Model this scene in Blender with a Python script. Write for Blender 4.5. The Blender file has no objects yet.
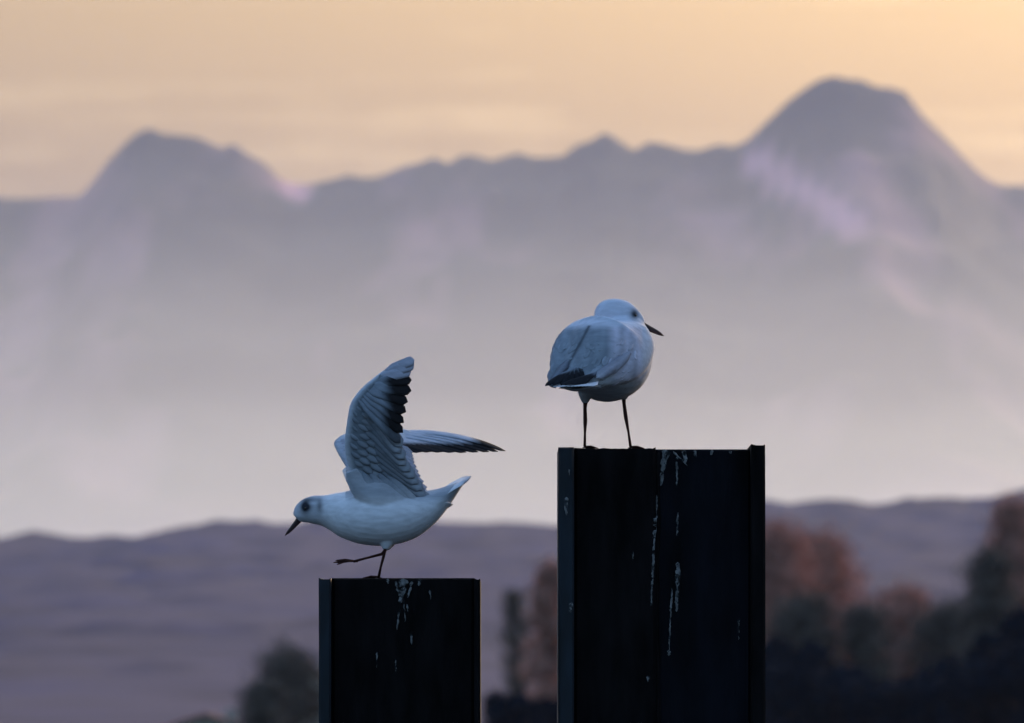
import bpy, bmesh, math, random
import numpy as np
from mathutils import Vector, Matrix, noise as mnoise
from mathutils.bvhtree import BVHTree

R = math.radians
random.seed(7)
rng = np.random.default_rng(7)
sc = bpy.context.scene
COL = sc.collection

# ------------------------------------------------------------------ camera
EYE = 1.7                    # eye height above the water
D = 17.07                    # distance to the piles: 500 px per metre there
K = 0.12 / 1024              # field per pixel (300 mm lens on a 36 mm sensor)
HZ = 745                     # row of the horizon, just under the frame
cam = bpy.data.objects.new("camera", bpy.data.cameras.new("camera"))
COL.objects.link(cam); sc.camera = cam
cam.location = (0, 0, EYE); cam.rotation_euler = (R(90), 0, 0)
cd = cam.data
cd.lens = 300; cd.sensor_width = 36; cd.sensor_fit = 'HORIZONTAL'
cd.shift_y = (HZ - 361.5) / 1024
cd.clip_start = 0.5; cd.clip_end = 80000
cd.dof.use_dof = True; cd.dof.focus_distance = D; cd.dof.aperture_fstop = 10.5
cd.dof.aperture_blades = 9

# ------------------------------------------------------------------ light
SUN_EL, SUN_AZ = 7.0, 26.0   # azimuth to the right of the view direction (+Y)
w = bpy.data.worlds.new("World"); sc.world = w; w.use_nodes = True
nt = w.node_tree; nt.nodes.clear()
N = nt.nodes.new; L = nt.links.new
wo = N('ShaderNodeOutputWorld'); bg = N('ShaderNodeBackground'); bg.inputs[1].default_value = 0.15
sky = N('ShaderNodeTexSky'); sky.sky_type = 'NISHITA'; sky.sun_disc = False
sky.sun_elevation = R(SUN_EL); sky.sun_rotation = R(SUN_AZ)
sky.air_density = 1.0; sky.dust_density = 9.0; sky.ozone_density = 2.6
# thin streaks of lit cirrus low over the mountains
tc = N('ShaderNodeTexCoord')
def streaks_noise(scale, detail, lo, hi, rot=1.0, off=(0, 0, 0)):
    mp = N('ShaderNodeMapping'); mp.inputs['Scale'].default_value = scale; mp.inputs['Rotation'].default_value = (0, R(rot), 0)
    mp.inputs['Location'].default_value = off
    L(tc.outputs['Generated'], mp.inputs['Vector'])
    nz = N('ShaderNodeTexNoise'); nz.inputs['Scale'].default_value = 1.0; nz.inputs['Detail'].default_value = detail
    nz.inputs['Roughness'].default_value = 0.6; L(mp.outputs[0], nz.inputs['Vector'])
    r = N('ShaderNodeMapRange'); r.inputs['From Min'].default_value = lo; r.inputs['From Max'].default_value = hi
    L(nz.outputs['Fac'], r.inputs['Value']); return r.outputs[0]
def math2(op, a, b):
    m = N('ShaderNodeMath'); m.operation = op
    for i, v in enumerate((a, b)):
        if isinstance(v, (int, float)): m.inputs[i].default_value = v
        else: L(v, m.inputs[i])
    return m.outputs[0]
fine = streaks_noise((10, 10, 330), 5, .36, .66)
broad = streaks_noise((26, 26, 90), 3, .35, .65, 2.0, (3.1, 0, 1.7))
sx = N('ShaderNodeSeparateXYZ'); L(tc.outputs['Generated'], sx.inputs[0])
deck = N('ShaderNodeMapRange'); deck.inputs['From Min'].default_value = .066; deck.inputs['From Max'].default_value = .100
L(sx.outputs['Z'], deck.inputs['Value'])
f1 = math2('MULTIPLY', fine, 0.22); f2 = math2('MULTIPLY', broad, 0.34); f3 = math2('MULTIPLY', deck.outputs[0], 0.45)
fade = N('ShaderNodeMapRange'); fade.inputs['From Min'].default_value = .12; fade.inputs['From Max'].default_value = .30
fade.inputs['To Min'].default_value = 1; fade.inputs['To Max'].default_value = 0; L(sx.outputs['Z'], fade.inputs['Value'])
fac = N('ShaderNodeClamp'); L(math2('MULTIPLY', math2('ADD', math2('ADD', math2('ADD', f1, f2), f3), 0.62), fade.outputs[0]), fac.inputs[0])
cm = N('ShaderNodeMix'); cm.data_type = 'RGBA'; cm.blend_type = 'MULTIPLY'
cm.inputs['B'].default_value = (0.47, 0.415, 0.335, 1)
L(fac.outputs[0], cm.inputs['Factor'])
L(sky.outputs[0], cm.inputs['A'])
L(cm.outputs['Result'], bg.inputs[0]); L(bg.outputs[0], wo.inputs[0])

sun = bpy.data.objects.new("sun", bpy.data.lights.new("sun", 'SUN')); COL.objects.link(sun)
sun.data.energy = 0.42; sun.data.angle = R(0.5); sun.data.color = (1, .72, .54)
az, el = R(SUN_AZ), R(SUN_EL)
sdir = Vector((math.sin(az) * math.cos(el), math.cos(az) * math.cos(el), math.sin(el)))
sun.rotation_euler = sdir.to_track_quat('Z', 'Y').to_euler()
sun.location = (30, 20, 30)

sc.view_settings.view_transform = 'Standard'; sc.view_settings.look = 'None'
sc.view_settings.gamma = 1; sc.view_settings.use_curve_mapping = False
sc.view_settings.exposure = 2.2
cy = sc.cycles
cy.use_denoising = True
cy.max_bounces = 8; cy.volume_bounces = 2; cy.diffuse_bounces = 2; cy.glossy_bounces = 2
cy.transparent_max_bounces = 8

# ------------------------------------------------------------------ helpers
def at(px, py, Y):
    return Vector(((px - 512) * K * Y, Y, EYE + (HZ - py) * K * Y))

def tag(o, label=None, cat=None, group=None, kind=None):
    if label: o['label'] = label
    if cat: o['category'] = cat
    if group: o['group'] = group
    if kind: o['kind'] = kind
    return o

def link(name, verts, faces, mats, parent=None, smooth=True, cols=None, midx=None):
    me = bpy.data.meshes.new(name)
    me.from_pydata([tuple(v) for v in verts], [], faces); me.update()
    for m in (mats if isinstance(mats, (list, tuple)) else [mats]): me.materials.append(m)
    if smooth: me.polygons.foreach_set('use_smooth', [True] * len(me.polygons))
    if midx is not None: me.polygons.foreach_set('material_index', midx)
    if cols is not None:
        ca = me.color_attributes.new('Col', 'FLOAT_COLOR', 'POINT')
        a = np.ones((len(verts), 4), dtype=np.float32); a[:, :3] = np.array(cols)
        ca.data.foreach_set('color', a.ravel())
    o = bpy.data.objects.new(name, me); COL.objects.link(o)
    if parent: o.parent = parent
    return o

def empty(name, loc):
    o = bpy.data.objects.new(name, None); COL.objects.link(o); o.location = loc
    o.empty_display_size = 0.2
    return o

class MB:
    """collects geometry for one mesh"""
    def __init__(s): s.v = []; s.f = []; s.c = []
    def add(s, vs, fs, col=None):
        o = len(s.v); s.v += [Vector(v) for v in vs]
        s.f += [tuple(i + o for i in f) for f in fs]
        s.c += [col or (1, 1, 1)] * len(vs)
    def box(s, a, b, col=None):
        (x0, y0, z0), (x1, y1, z1) = a, b
        s.add([(x0,y0,z0),(x1,y0,z0),(x1,y1,z0),(x0,y1,z0),(x0,y0,z1),(x1,y0,z1),(x1,y1,z1),(x0,y1,z1)],
              [(0,3,2,1),(4,5,6,7),(0,1,5,4),(1,2,6,5),(2,3,7,6),(3,0,4,7)], col)
    def tube(s, pts, rad, n=8, col=None):
        pts = [Vector(p) for p in pts]; rings = []
        up = Vector((0.31, 0.17, 0.93)).normalized()
        vs = []; fs = []
        for i, p in enumerate(pts):
            t = (pts[min(i+1, len(pts)-1)] - pts[max(i-1, 0)]).normalized()
            a = t.cross(up); a = a.normalized() if a.length > 1e-3 else t.orthogonal().normalized()
            b = t.cross(a)
            for k in range(n):
                th = 2 * math.pi * k / n
                vs.append(p + (a * math.cos(th) + b * math.sin(th)) * rad[i])
        for i in range(len(pts) - 1):
            for k in range(n):
                k2 = (k + 1) % n
                fs.append((i*n+k, i*n+k2, (i+1)*n+k2, (i+1)*n+k))
        fs.append(tuple(range(n))[::-1]); fs.append(tuple((len(pts)-1)*n + k for k in range(n)))
        s.add(vs, fs, col)
    def build(s, name, mat, parent=None, smooth=True, cols=False):
        return link(name, s.v, s.f, mat, parent, smooth, s.c if cols else None)

def catmull(P, m):
    P = np.array(P, dtype=float); n = len(P); out = []
    for i in range(n - 1):
        p0, p1, p2, p3 = P[max(i-1, 0)], P[i], P[i+1], P[min(i+2, n-1)]
        for k in range(m):
            t = k / m
            out.append(0.5 * ((2*p1) + (-p0+p2)*t + (2*p0-5*p1+4*p2-p3)*t*t + (-p0+3*p1-3*p2+p3)*t**3))
    out.append(P[-1]); return np.array(out)

def fbm(x, y, octs=5, seed=0, ridged=False):
    """value noise on arrays"""
    tot = np.zeros_like(x, dtype=float); amp = 1.0; nrm = 0
    for o in range(octs):
        xi = np.floor(x).astype(np.int64); yi = np.floor(y).astype(np.int64)
        xf = x - xi; yf = y - yi
        def h(a, b):
            n = (a * 374761393 + b * 668265263 + (seed + o) * 1442695041) & 0xffffffff
            n = ((n ^ (n >> 13)) * 1274126177) & 0xffffffff
            return ((n ^ (n >> 16)) & 0xffff) / 65535.0
        u = xf*xf*(3-2*xf); v = yf*yf*(3-2*yf)
        val = (h(xi,yi)*(1-u)+h(xi+1,yi)*u)*(1-v) + (h(xi,yi+1)*(1-u)+h(xi+1,yi+1)*u)*v
        if ridged: val = 1 - np.abs(2*val - 1)
        tot += val * amp; nrm += amp; amp *= 0.5; x = x*2.03; y = y*2.03
    return tot / nrm

# ------------------------------------------------------------------ materials
def mat(name, col=(0.5,0.5,0.5), rough=0.7, var=0.25, scale=8.0, bump=0.0, metallic=0.0, attr=False, spec=None, stretch=(1,1,1), sheen=0):
    m = bpy.data.materials.new(name); m.use_nodes = True
    t = m.node_tree; b = t.nodes['Principled BSDF']
    tcn = t.nodes.new('ShaderNodeTexCoord'); mpn = t.nodes.new('ShaderNodeMapping')
    mpn.inputs['Scale'].default_value = stretch
    t.links.new(tcn.outputs['Object'], mpn.inputs['Vector'])
    n = t.nodes.new('ShaderNodeTexNoise'); n.inputs['Scale'].default_value = scale; n.inputs['Detail'].default_value = 6
    t.links.new(mpn.outputs[0], n.inputs['Vector'])
    r = t.nodes.new('ShaderNodeMapRange'); r.inputs['From Min'].default_value = 0.3; r.inputs['From Max'].default_value = 0.7
    r.inputs['To Min'].default_value = 1 - var; r.inputs['To Max'].default_value = 1 + var
    t.links.new(n.outputs['Fac'], r.inputs['Value'])
    mx = t.nodes.new('ShaderNodeVectorMath'); mx.operation = 'SCALE'
    if attr:
        a = t.nodes.new('ShaderNodeVertexColor'); a.layer_name = 'Col'
        t.links.new(a.outputs['Color'], mx.inputs[0])
    else:
        mx.inputs[0].default_value = col[:3]
    t.links.new(r.outputs[0], mx.inputs['Scale'])
    t.links.new(mx.outputs[0], b.inputs['Base Color'])
    b.inputs['Roughness'].default_value = rough; b.inputs['Metallic'].default_value = metallic
    if spec is not None: b.inputs['Specular IOR Level'].default_value = spec
    if sheen: b.inputs['Sheen Weight'].default_value = sheen
    if bump:
        bn = t.nodes.new('ShaderNodeBump'); bn.inputs['Strength'].default_value = 1.0; bn.inputs['Distance'].default_value = bump
        t.links.new(n.outputs['Fac'], bn.inputs['Height']); t.links.new(bn.outputs[0], b.inputs['Normal'])
    return m

M = {}
M['rock'] = mat('mountain_rock', attr=True, rough=0.95, var=0.25, scale=0.004, spec=0.1)
M['hill'] = mat('hill_forest', attr=True, rough=0.95, var=0.35, scale=0.02, spec=0.1)
M['ground'] = mat('shore_grass', (0.05, 0.055, 0.035), 0.95, 0.4, 0.2, spec=0.1)
M['bed'] = mat('lake_bed', (0.10, 0.09, 0.07), 0.95, 0.3, 0.5, spec=0.1)
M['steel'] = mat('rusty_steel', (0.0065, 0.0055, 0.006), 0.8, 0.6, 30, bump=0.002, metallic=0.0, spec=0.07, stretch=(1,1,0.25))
M['flange'] = mat('flange_sheen_steel', (0.006, 0.012, 0.020), 0.5, 0.6, 22, bump=0.002, spec=0.34, stretch=(1,1,0.3))  # same steel with a blue sky sheen put into its colour
M['panel'] = mat('web_sheen_steel', (0.005, 0.0055, 0.009), 0.6, 0.9, 9, bump=0.003, spec=0.07, stretch=(1,1,0.35))  # steel tinted blue to paint in the sheen on the smooth half
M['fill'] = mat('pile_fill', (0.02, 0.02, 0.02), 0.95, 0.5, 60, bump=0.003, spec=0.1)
M['guano'] = mat('guano', (0.17, 0.165, 0.16), 0.9, 0.7, 90, bump=0.0005)
M['feather'] = mat('plumage', attr=True, rough=0.85, var=0.12, scale=150, bump=0.0005, spec=0.1, stretch=(0.22,1,0.8))
M['horn'] = mat('beak_horn', (0.035, 0.012, 0.012), 0.45, 0.3, 80)
M['eye'] = mat('eye_gloss', (0.006, 0.005, 0.005), 0.08, 0.1, 50)
M['bark'] = mat('bark', (0.05, 0.04, 0.033), 0.95, 0.4, 3)
M['twig_red'] = mat('russet_twigs', (0.52, 0.27, 0.21), 0.9, 0.4, 1.2, spec=0.1)
M['twig_grey'] = mat('grey_twigs', (0.15, 0.12, 0.10), 0.9, 0.4, 1.2, spec=0.1)
M['ever'] = mat('evergreen_leaves', (0.006, 0.014, 0.028), 0.9, 0.4, 1.5, spec=0.1)
M['wall'] = mat('pale_render', (0.55, 0.50, 0.42), 0.9, 0.08, 2)
M['rooft'] = mat('clay_tiles', (0.30, 0.13, 0.10), 0.9, 0.2, 3)
M['pane'] = mat('window_glass', (0.02, 0.025, 0.03), 0.1, 0.1, 3)
M['wood'] = mat('dark_wood', (0.06, 0.04, 0.03), 0.8, 0.3, 6)

# droppings: broken-up film, the steel shows through
t = M['guano'].node_tree; b = t.nodes['Principled BSDF']; o_ = t.nodes['Material Output']
gn = t.nodes.new('ShaderNodeTexNoise'); gn.inputs['Scale'].default_value = 95; gn.inputs['Detail'].default_value = 4
gt = t.nodes.new('ShaderNodeTexCoord'); t.links.new(gt.outputs['Object'], gn.inputs['Vector'])
gr = t.nodes.new('ShaderNodeMapRange'); gr.inputs['From Min'].default_value = .36; gr.inputs['From Max'].default_value = .50
t.links.new(gn.outputs['Fac'], gr.inputs['Value']); t.links.new(gr.outputs[0], b.inputs['Alpha'])

# water
wm = bpy.data.materials.new('lake_water'); wm.use_nodes = True
t = wm.node_tree; b = t.nodes['Principled BSDF']
b.inputs['Base Color'].default_value = (0.02, 0.03, 0.035, 1); b.inputs['Roughness'].default_value = 0.08
n = t.nodes.new('ShaderNodeTexNoise'); n.inputs['Scale'].default_value = 2.2; n.inputs['Detail'].default_value = 5
tcn = t.nodes.new('ShaderNodeTexCoord'); mpn = t.nodes.new('ShaderNodeMapping'); mpn.inputs['Scale'].default_value = (0.6, 1.4, 1)
t.links.new(tcn.outputs['Object'], mpn.inputs[0]); t.links.new(mpn.outputs[0], n.inputs['Vector'])
bn = t.nodes.new('ShaderNodeBump'); bn.inputs['Distance'].default_value = 0.12
t.links.new(n.outputs['Fac'], bn.inputs['Height']); t.links.new(bn.outputs[0], b.inputs['Normal'])
M['water'] = wm

# ------------------------------------------------------------------ setting: ground, water
def grid(name, xs, ys, Z, m, cols=None):
    nx, ny = len(xs), len(ys)
    X, Y = np.meshgrid(xs, ys)
    vs = np.stack([X.ravel(), Y.ravel(), Z.ravel()], 1)
    fs = [(j*nx+i, j*nx+i+1, (j+1)*nx+i+1, (j+1)*nx+i) for j in range(ny-1) for i in range(nx-1)]
    return link(name, vs, fs, m, cols=cols)

ys = np.array([-200, 0, 200, 330, 338, 344, 350, 500, 1000, 3000, 8000, 16000, 24000.])
zs = np.array([-3, -3, -3, -2.5, -1, 0.1, 0.45, 0.6, 0.8, 1, 1, 1, 1.])
xs = np.linspace(-9000, 9000, 60)
Zg = np.repeat(zs[:, None], len(xs), 1)
tag(grid('ground', xs, ys, Zg, M['ground']), kind='structure')
tag(link('water', [(-9000,-200,0),(9000,-200,0),(9000,343.5,0),(-9000,343.5,0)], [(0,1,2,3)], M['water']), kind='structure')

# ------------------------------------------------------------------ hills and mountains
def skyline(pts, Y, x):
    px = np.array([p[0] for p in pts], float); py = np.array([p[1] for p in pts], float)
    X = (px - 512) * K * Y; Zp = EYE + (HZ - py) * K * Y
    return np.interp(x, X, Zp)

MTN = [(-1500,260),(-1100,215),(-800,235),(-500,190),(-250,205),(-90,196),(0,192),(40,193),(80,188),(95,178),(108,155),(122,139),(136,127),(148,122),(160,128),(175,130),(210,138),
       (248,146),(262,155),(275,168),(290,180),(330,178),(370,171),(400,161),(440,157),(500,153),(560,150),(580,141),(602,131),
       (628,143),(660,139),(700,147),(735,141),(746,136),(766,115),(779,105),(794,91),(812,85),(827,77),(842,73),(858,80),(879,90),(904,92),(920,106),(935,124),
       (955,144),(976,166),(991,177),(1012,184),(1024,186),(1150,215),(1300,190),(1600,230),(2000,210),(2500,260)]
YM = 12000.
xs = np.linspace(-4200, 4200, 420); ys = np.concatenate([np.linspace(7800, 11900, 120), np.linspace(11940, 12200, 8), np.linspace(12350, 14500, 16)])
X, Y = np.meshgrid(xs, ys)
H = skyline(MTN, YM, X)
tt = np.clip((Y - 7800) / (YM - 7800), 0, 1)
rid = fbm(X/700+3, Y/900, 5, 11, True); rid2 = fbm(X/260, Y/420, 5, 5, True)
prof = tt**1.15
Z = H * prof * (0.80 + 0.20*tt) + (rid - 0.55) * 260 * np.sin(np.pi*tt)**0.8 * 0.7 + (rid2-0.5) * 70 * (1 - tt*0.85) * tt
lim = (H - EYE) * (Y / YM) * (0.90 + 0.10*tt) + EYE
Z = np.where(Y < YM, np.minimum(Z, lim), Z)
crag = (fbm(X/60, Y/300, 4, 21) - 0.5) * 22 + (fbm(X/22, Y/200, 3, 29) - 0.5) * 12
Z += 1.5 * crag * tt**3 * np.where(Y <= YM + 200, 1, 0.3)
back = Y > YM
Z = np.where(back, (H + crag) * np.clip(1 - (Y - YM)/3000, 0, 1), Z) - 1.5
# rock, forest and snow: the snow lies in the gullies and on two open slopes
PXm = X / (K * Y) + 512; PYm = HZ - (Z - EYE) / (K * Y)
rock = np.array([0.055, 0.058, 0.064]); snow_alpenglow = np.array([0.85, 0.42, 0.46])  # pink of the alpenglow is put into the snow colour
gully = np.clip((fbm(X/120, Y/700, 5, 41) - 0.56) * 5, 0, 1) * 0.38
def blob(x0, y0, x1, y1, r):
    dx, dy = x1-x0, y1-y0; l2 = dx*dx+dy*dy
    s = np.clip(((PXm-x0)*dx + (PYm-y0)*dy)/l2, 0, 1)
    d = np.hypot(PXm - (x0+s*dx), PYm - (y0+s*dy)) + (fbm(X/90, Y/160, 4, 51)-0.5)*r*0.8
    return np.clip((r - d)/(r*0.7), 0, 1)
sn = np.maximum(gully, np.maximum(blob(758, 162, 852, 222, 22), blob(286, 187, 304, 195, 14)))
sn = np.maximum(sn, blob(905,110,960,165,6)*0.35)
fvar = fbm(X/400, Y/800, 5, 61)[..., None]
low = np.clip((0.42 - tt)/0.2, 0, 1)*0.9       # snow added on the valley floor to brighten the mist over it
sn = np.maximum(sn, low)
C = rock*(0.7+0.6*fvar)*(1-sn[..., None]) + snow_alpenglow*sn[..., None]
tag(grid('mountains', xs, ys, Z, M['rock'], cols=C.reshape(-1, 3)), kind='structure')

HILL = [(-3000,500),(-1500,520),(-600,545),(-200,530),(0,541),(20,540),(38,530),(55,538),(100,538),(150,538),(165,530),(200,526),(290,523),(400,524),(550,526),(570,528),
        (700,512),(765,506),(800,506),(840,500),(860,506),(900,500),(960,502),(1024,492),(1400,480),(2400,520),(4000,500)]
YH = 4200.
xs = np.linspace(-2600, 2600, 520); ys = np.concatenate([np.linspace(900, 4200, 130), np.linspace(4300, 5600, 14)])
X, Y = np.meshgrid(xs, ys)
H = skyline(HILL, YH, X)
tt = np.clip((Y - 900) / (YH - 900), 0, 1)
Z = H * tt**1.25 + (fbm(X/420, Y/900, 3, 71)-0.5)*9*np.sin(np.pi*tt)
Z = np.minimum(Z, (H-EYE)*(Y/YH)*(0.93+0.07*tt)+EYE)
wood = (fbm(X/16, Y/24, 3, 81) - 0.5)
Z += wood * 9 * np.clip(tt*3, 0, 1)
Z = np.where(Y > YH, H * np.clip(1 - (Y-YH)/1400, 0, 1), Z) + 0.5
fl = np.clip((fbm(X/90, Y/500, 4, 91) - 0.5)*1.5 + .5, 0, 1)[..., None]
C = np.array([0.038, 0.037, 0.094])*(1-fl) + np.array([0.050, 0.047, 0.112])*fl  # violet of the dusk haze is put into the forest colour
tag(grid('hills', xs, ys, Z, M['hill'], cols=C.reshape(-1, 3)), kind='structure')

# ------------------------------------------------------------------ air
def volume_box(name, a, b, dens, col, label, cat, g=0.0):
    m = bpy.data.materials.new(name + '_air'); m.use_nodes = True
    t = m.node_tree; t.nodes.clear()
    o = t.nodes.new('ShaderNodeOutputMaterial'); v = t.nodes.new('ShaderNodeVolumePrincipled')
    v.inputs['Color'].default_value = (*col, 1); v.inputs['Density'].default_value = dens
    v.inputs['Anisotropy'].default_value = g
    t.links.new(v.outputs[0], o.inputs['Volume'])
    mb = MB(); mb.box(a, b)
    ob = mb.build(name, m, smooth=False)
    tag(ob, label, cat, kind='stuff')
    return ob
volume_box('haze', (-9500, -300, -4), (9500, 24500, 1250), 0.42/12000, (0.72, 0.75, 0.96), 'thin evening haze filling the air over lake and mountains', 'haze')
for nm, y0, y1, zt_, dn, lb in [('ground_mist', 5800, 10800, 150, 1.2, 'densest pale mist lying on the valley floor behind the near hills'),
        ('valley_mist', 5700, 10900, 240, .65, 'pale grey mist filling the lower valley'),
        ('slope_mist', 5650, 11000, 350, .42, 'grey mist around the foot of the mountains'),
        ('upper_mist', 5600, 11100, 480, .20, 'thin mist half way up the mountain slopes'),
        ('high_mist', 5500, 11200, 640, .05, 'faint veil of mist just below the summits')]:
    volume_box(nm, (-4400 - zt_, y0, 1.5 + zt_ * .001), (4400 + zt_, y1, zt_), dn/5000, (.90, .96, 1.0), lb, 'mist', .6)

#==BUILD==
# ------------------------------------------------------------------ trees on the far shore
def land_z(Y): return float(np.interp(Y, [344, 350, 500, 1000], [0.1, 0.45, 0.6, 0.8]))

def quads(P, A, B):
    """numpy quads with centres P and half-axes A, B"""
    V = np.stack([P-A-B*0.4, P+A*0.2-B, P+A, P-A*0.2+B], 1).reshape(-1, 3)
    F = [(4*i, 4*i+1, 4*i+2, 4*i+3) for i in range(len(P))]
    return V, F

def tree(name, label, cat, px, top, wpx, Y, kind, group):
    """kind: russet / grey (bare twigs), poplar, evergreen, shrub"""
    z0 = land_z(Y); H = (EYE + (HZ - top) * K * Y - z0) * (1.10 if kind in ('russet', 'grey') else 1.03); W = wpx * K * Y * 0.5
    root = empty(name, ((px - 512) * K * Y, Y, z0)); tag(root, label, cat, group)
    tb = MB(); r0 = max(0.08, H * 0.018)
    lean = Vector((random.uniform(-.03, .03), random.uniform(-.03, .03), 1))
    th = 0.80 * H
    pts = [Vector((0, 0, -0.3))] + [lean * (th * i / 7) + Vector((random.uniform(-1, 1), random.uniform(-1, 1), 0)) * r0 for i in range(1, 8)]
    tb.tube(pts, [r0 * (1.15 - i / 7.6) + 0.01 for i in range(8)], 8)
    ends = []
    base = {'russet': .22, 'grey': .22, 'poplar': .10, 'evergreen': .08, 'shrub': .02}[kind]
    nl = {'russet': 22, 'grey': 20, 'poplar': 26, 'evergreen': 20, 'shrub': 16}[kind]
    def env(f):   # crown half width at height fraction
        g = (f - base) / (1 - base)
        if g < 0: return 0
        if kind == 'poplar': return W * (0.35 + 0.65 * math.sin(math.pi * min(1, g * 0.9 + 0.1)) ** 0.6)
        if kind == 'evergreen': return W * max(.15, math.sin(math.pi * min(1, .42 + .52 * g))) ** .8
        return W * max(0.12, math.sin(math.pi * (0.14 + 0.82 * g)) ** 0.65)
    for i in range(nl):
        f = base + (1 - base) * (i + random.random()) / nl * 0.92
        a = i * 2.4 + random.uniform(-.4, .4)
        L_ = env(min(f + 0.08, 1)) * random.uniform(0.65, 1.08)
        up = {'poplar': 2.4, 'evergreen': 0.25}.get(kind, 1.3) * L_
        p0 = lean * (f * H * 0.82)
        d = Vector((math.cos(a), math.sin(a), 0)) * L_
        p3 = p0 + d + Vector((0, 0, up)); p3.z = min(p3.z, H * random.uniform(.88, 1))
        p1 = p0 + d * 0.4 + Vector((0, 0, up * 0.25))
        rr = r0 * 0.38 * (1.1 - f)
        tb.tube([p0, p1, p3], [rr + .012, rr * .7 + .008, .008], 5)
        ends.append((p0, p1, p3))
        for k in range(3):
            t_ = random.uniform(.3, .9); q0 = p1.lerp(p3, t_)
            q1 = q0 + Vector((random.uniform(-1, 1), random.uniform(-1, 1), random.uniform(0.1, 1))) * L_ * 0.35
            tb.tube([q0, q1], [rr * .4 + .006, .006], 4); ends.append((q0, q0.lerp(q1, .5), q1))
    tb.build('trunk', M['bark'], root)
    n = {'russet': 8000, 'grey': 6000, 'poplar': 3600, 'evergreen': 6000, 'shrub': 5000}[kind]
    n = int(n * min(1.6, max(.5, W * H / 12)))
    E = np.array([[tuple(v) for v in e] for e in ends]); idx = rng.integers(0, len(E), n); t_ = rng.random(n)[:, None] ** .7
    P = E[idx, 1] * (1 - t_) + E[idx, 2] * t_
    P = P + rng.normal(0, 1, (n, 3)) * np.array([1, 1, 0.8]) * (W * (0.20 if kind in ('evergreen', 'shrub') else 0.35))
    P[:, 2] = np.clip(P[:, 2], 0.05, H * 1.0)
    if kind in ('russet', 'grey', 'poplar'):
        A = rng.normal(0, 1, (n, 3)) + np.array([0, 0, 1.0 if kind != 'poplar' else 2.5]); A /= np.linalg.norm(A, axis=1)[:, None]
        B = np.cross(A, rng.normal(0, 1, (n, 3))); B /= np.linalg.norm(B, axis=1)[:, None]
        A *= rng.uniform(.14, .38, (n, 1)); B *= rng.uniform(.018, .045, (n, 1))
    else:
        A = rng.normal(0, 1, (n, 3)); A /= np.linalg.norm(A, axis=1)[:, None]
        B = np.cross(A, rng.normal(0, 1, (n, 3))); B /= np.linalg.norm(B, axis=1)[:, None]
        A *= rng.uniform(.10, .22, (n, 1)); B *= rng.uniform(.05, .12, (n, 1))
    V, F = quads(P, A, B)
    link('crown', V, F, M[{'russet': 'twig_red', 'grey': 'twig_grey', 'poplar': 'twig_grey'}.get(kind, 'ever')], root, smooth=False)
    return root

G1, G2, G3 = 'russet bare trees on the far shore', 'grey bare trees on the far shore', 'dark evergreens massed on the far shore'
tree('bare_tree', 'large blurred russet tree just right of the taller pile', 'tree', 778, 500, 72, 410, 'russet', G1)
tree('bare_tree', 'blurred russet tree with a sloping right side, second from the taller pile', 'tree', 822, 512, 70, 425, 'russet', G1)
tree('bare_tree', 'small russet bush-like tree alone in the dip before the pale hill', 'tree', 905, 574, 58, 405, 'russet', G1)
tree('bare_tree', 'tall russet tree cut by the right edge of the picture', 'tree', 1016, 464, 48, 400, 'russet', G1)
tree('bare_tree', 'narrow russet tree seen between the two piles', 'tree', 546, 536, 36, 415, 'russet', G1)
tree('poplar', 'slim dark poplar in the gap between the two piles', 'tree', 518, 552, 24, 430, 'poplar', G2)
tree('bare_tree', 'grey-green twiggy tree at the foot of the small russet one', 'tree', 945, 596, 66, 400, 'grey', G2)
tree('bare_tree', 'low grey tree filling the gap left of the small russet tree', 'tree', 868, 590, 46, 395, 'grey', G2)
tree('bare_tree', 'grey leaning tree beside the tall russet tree at the right edge', 'tree', 990, 525, 50, 392, 'grey', G2)
tree('bare_tree', 'grey twiggy tree low in front of the large russet tree', 'tree', 800, 582, 60, 396, 'grey', G2)
tree('shrub', 'round dark shrub standing left of the shorter pile', 'shrub', 290, 650, 62, 385, 'grey', G2)
tree('shrub', 'lower half-round dark shrub, leftmost on the shore', 'shrub', 266, 680, 40, 380, 'grey', G2)
ever = [(776, 612, 60, 'behind which the large russet tree rises'), (812, 622, 66, 'second from the taller pile'), (848, 648, 60, 'third from the taller pile'),
        (882, 668, 62, 'lowest of the row, under the low grey tree'), (916, 662, 60, 'directly below the small russet tree'), (950, 638, 66, 'directly below the grey-green twiggy tree'),
        (986, 606, 60, 'below the grey leaning tree'), (1022, 574, 70, 'tallest of the row, at the right edge')]
for i, (px, top, wp, s_) in enumerate(ever):
    tree('evergreen_tree', 'dark blue-green evergreen ' + s_, 'tree', px, top, wp, 372 + 5 * (i % 3), 'evergreen', G3)
low = [(795, 655, 70, 'pressed against the taller pile'), (835, 668, 70, 'second in the front row'), (872, 684, 66, 'third in the front row'), (908, 688, 70, 'in the middle of the front row'),
       (944, 672, 70, 'fifth in the front row'), (980, 655, 70, 'sixth in the front row'), (1018, 632, 76, 'last in the front row at the right edge')]
for i, (px, top, wp, s_) in enumerate(low):
    tree('evergreen_shrub', 'low blackish shrub ' + s_, 'shrub', px, top, wp, 360 + 4 * (i % 2), 'shrub', G3)
tree('evergreen_shrub', 'low blackish shrub at the foot of the slim poplar', 'shrub', 508, 690, 50, 366, 'shrub', G3)
tree('evergreen_shrub', 'low blackish shrub at the foot of the narrow russet tree', 'shrub', 548, 694, 44, 366, 'shrub', G3)

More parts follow.
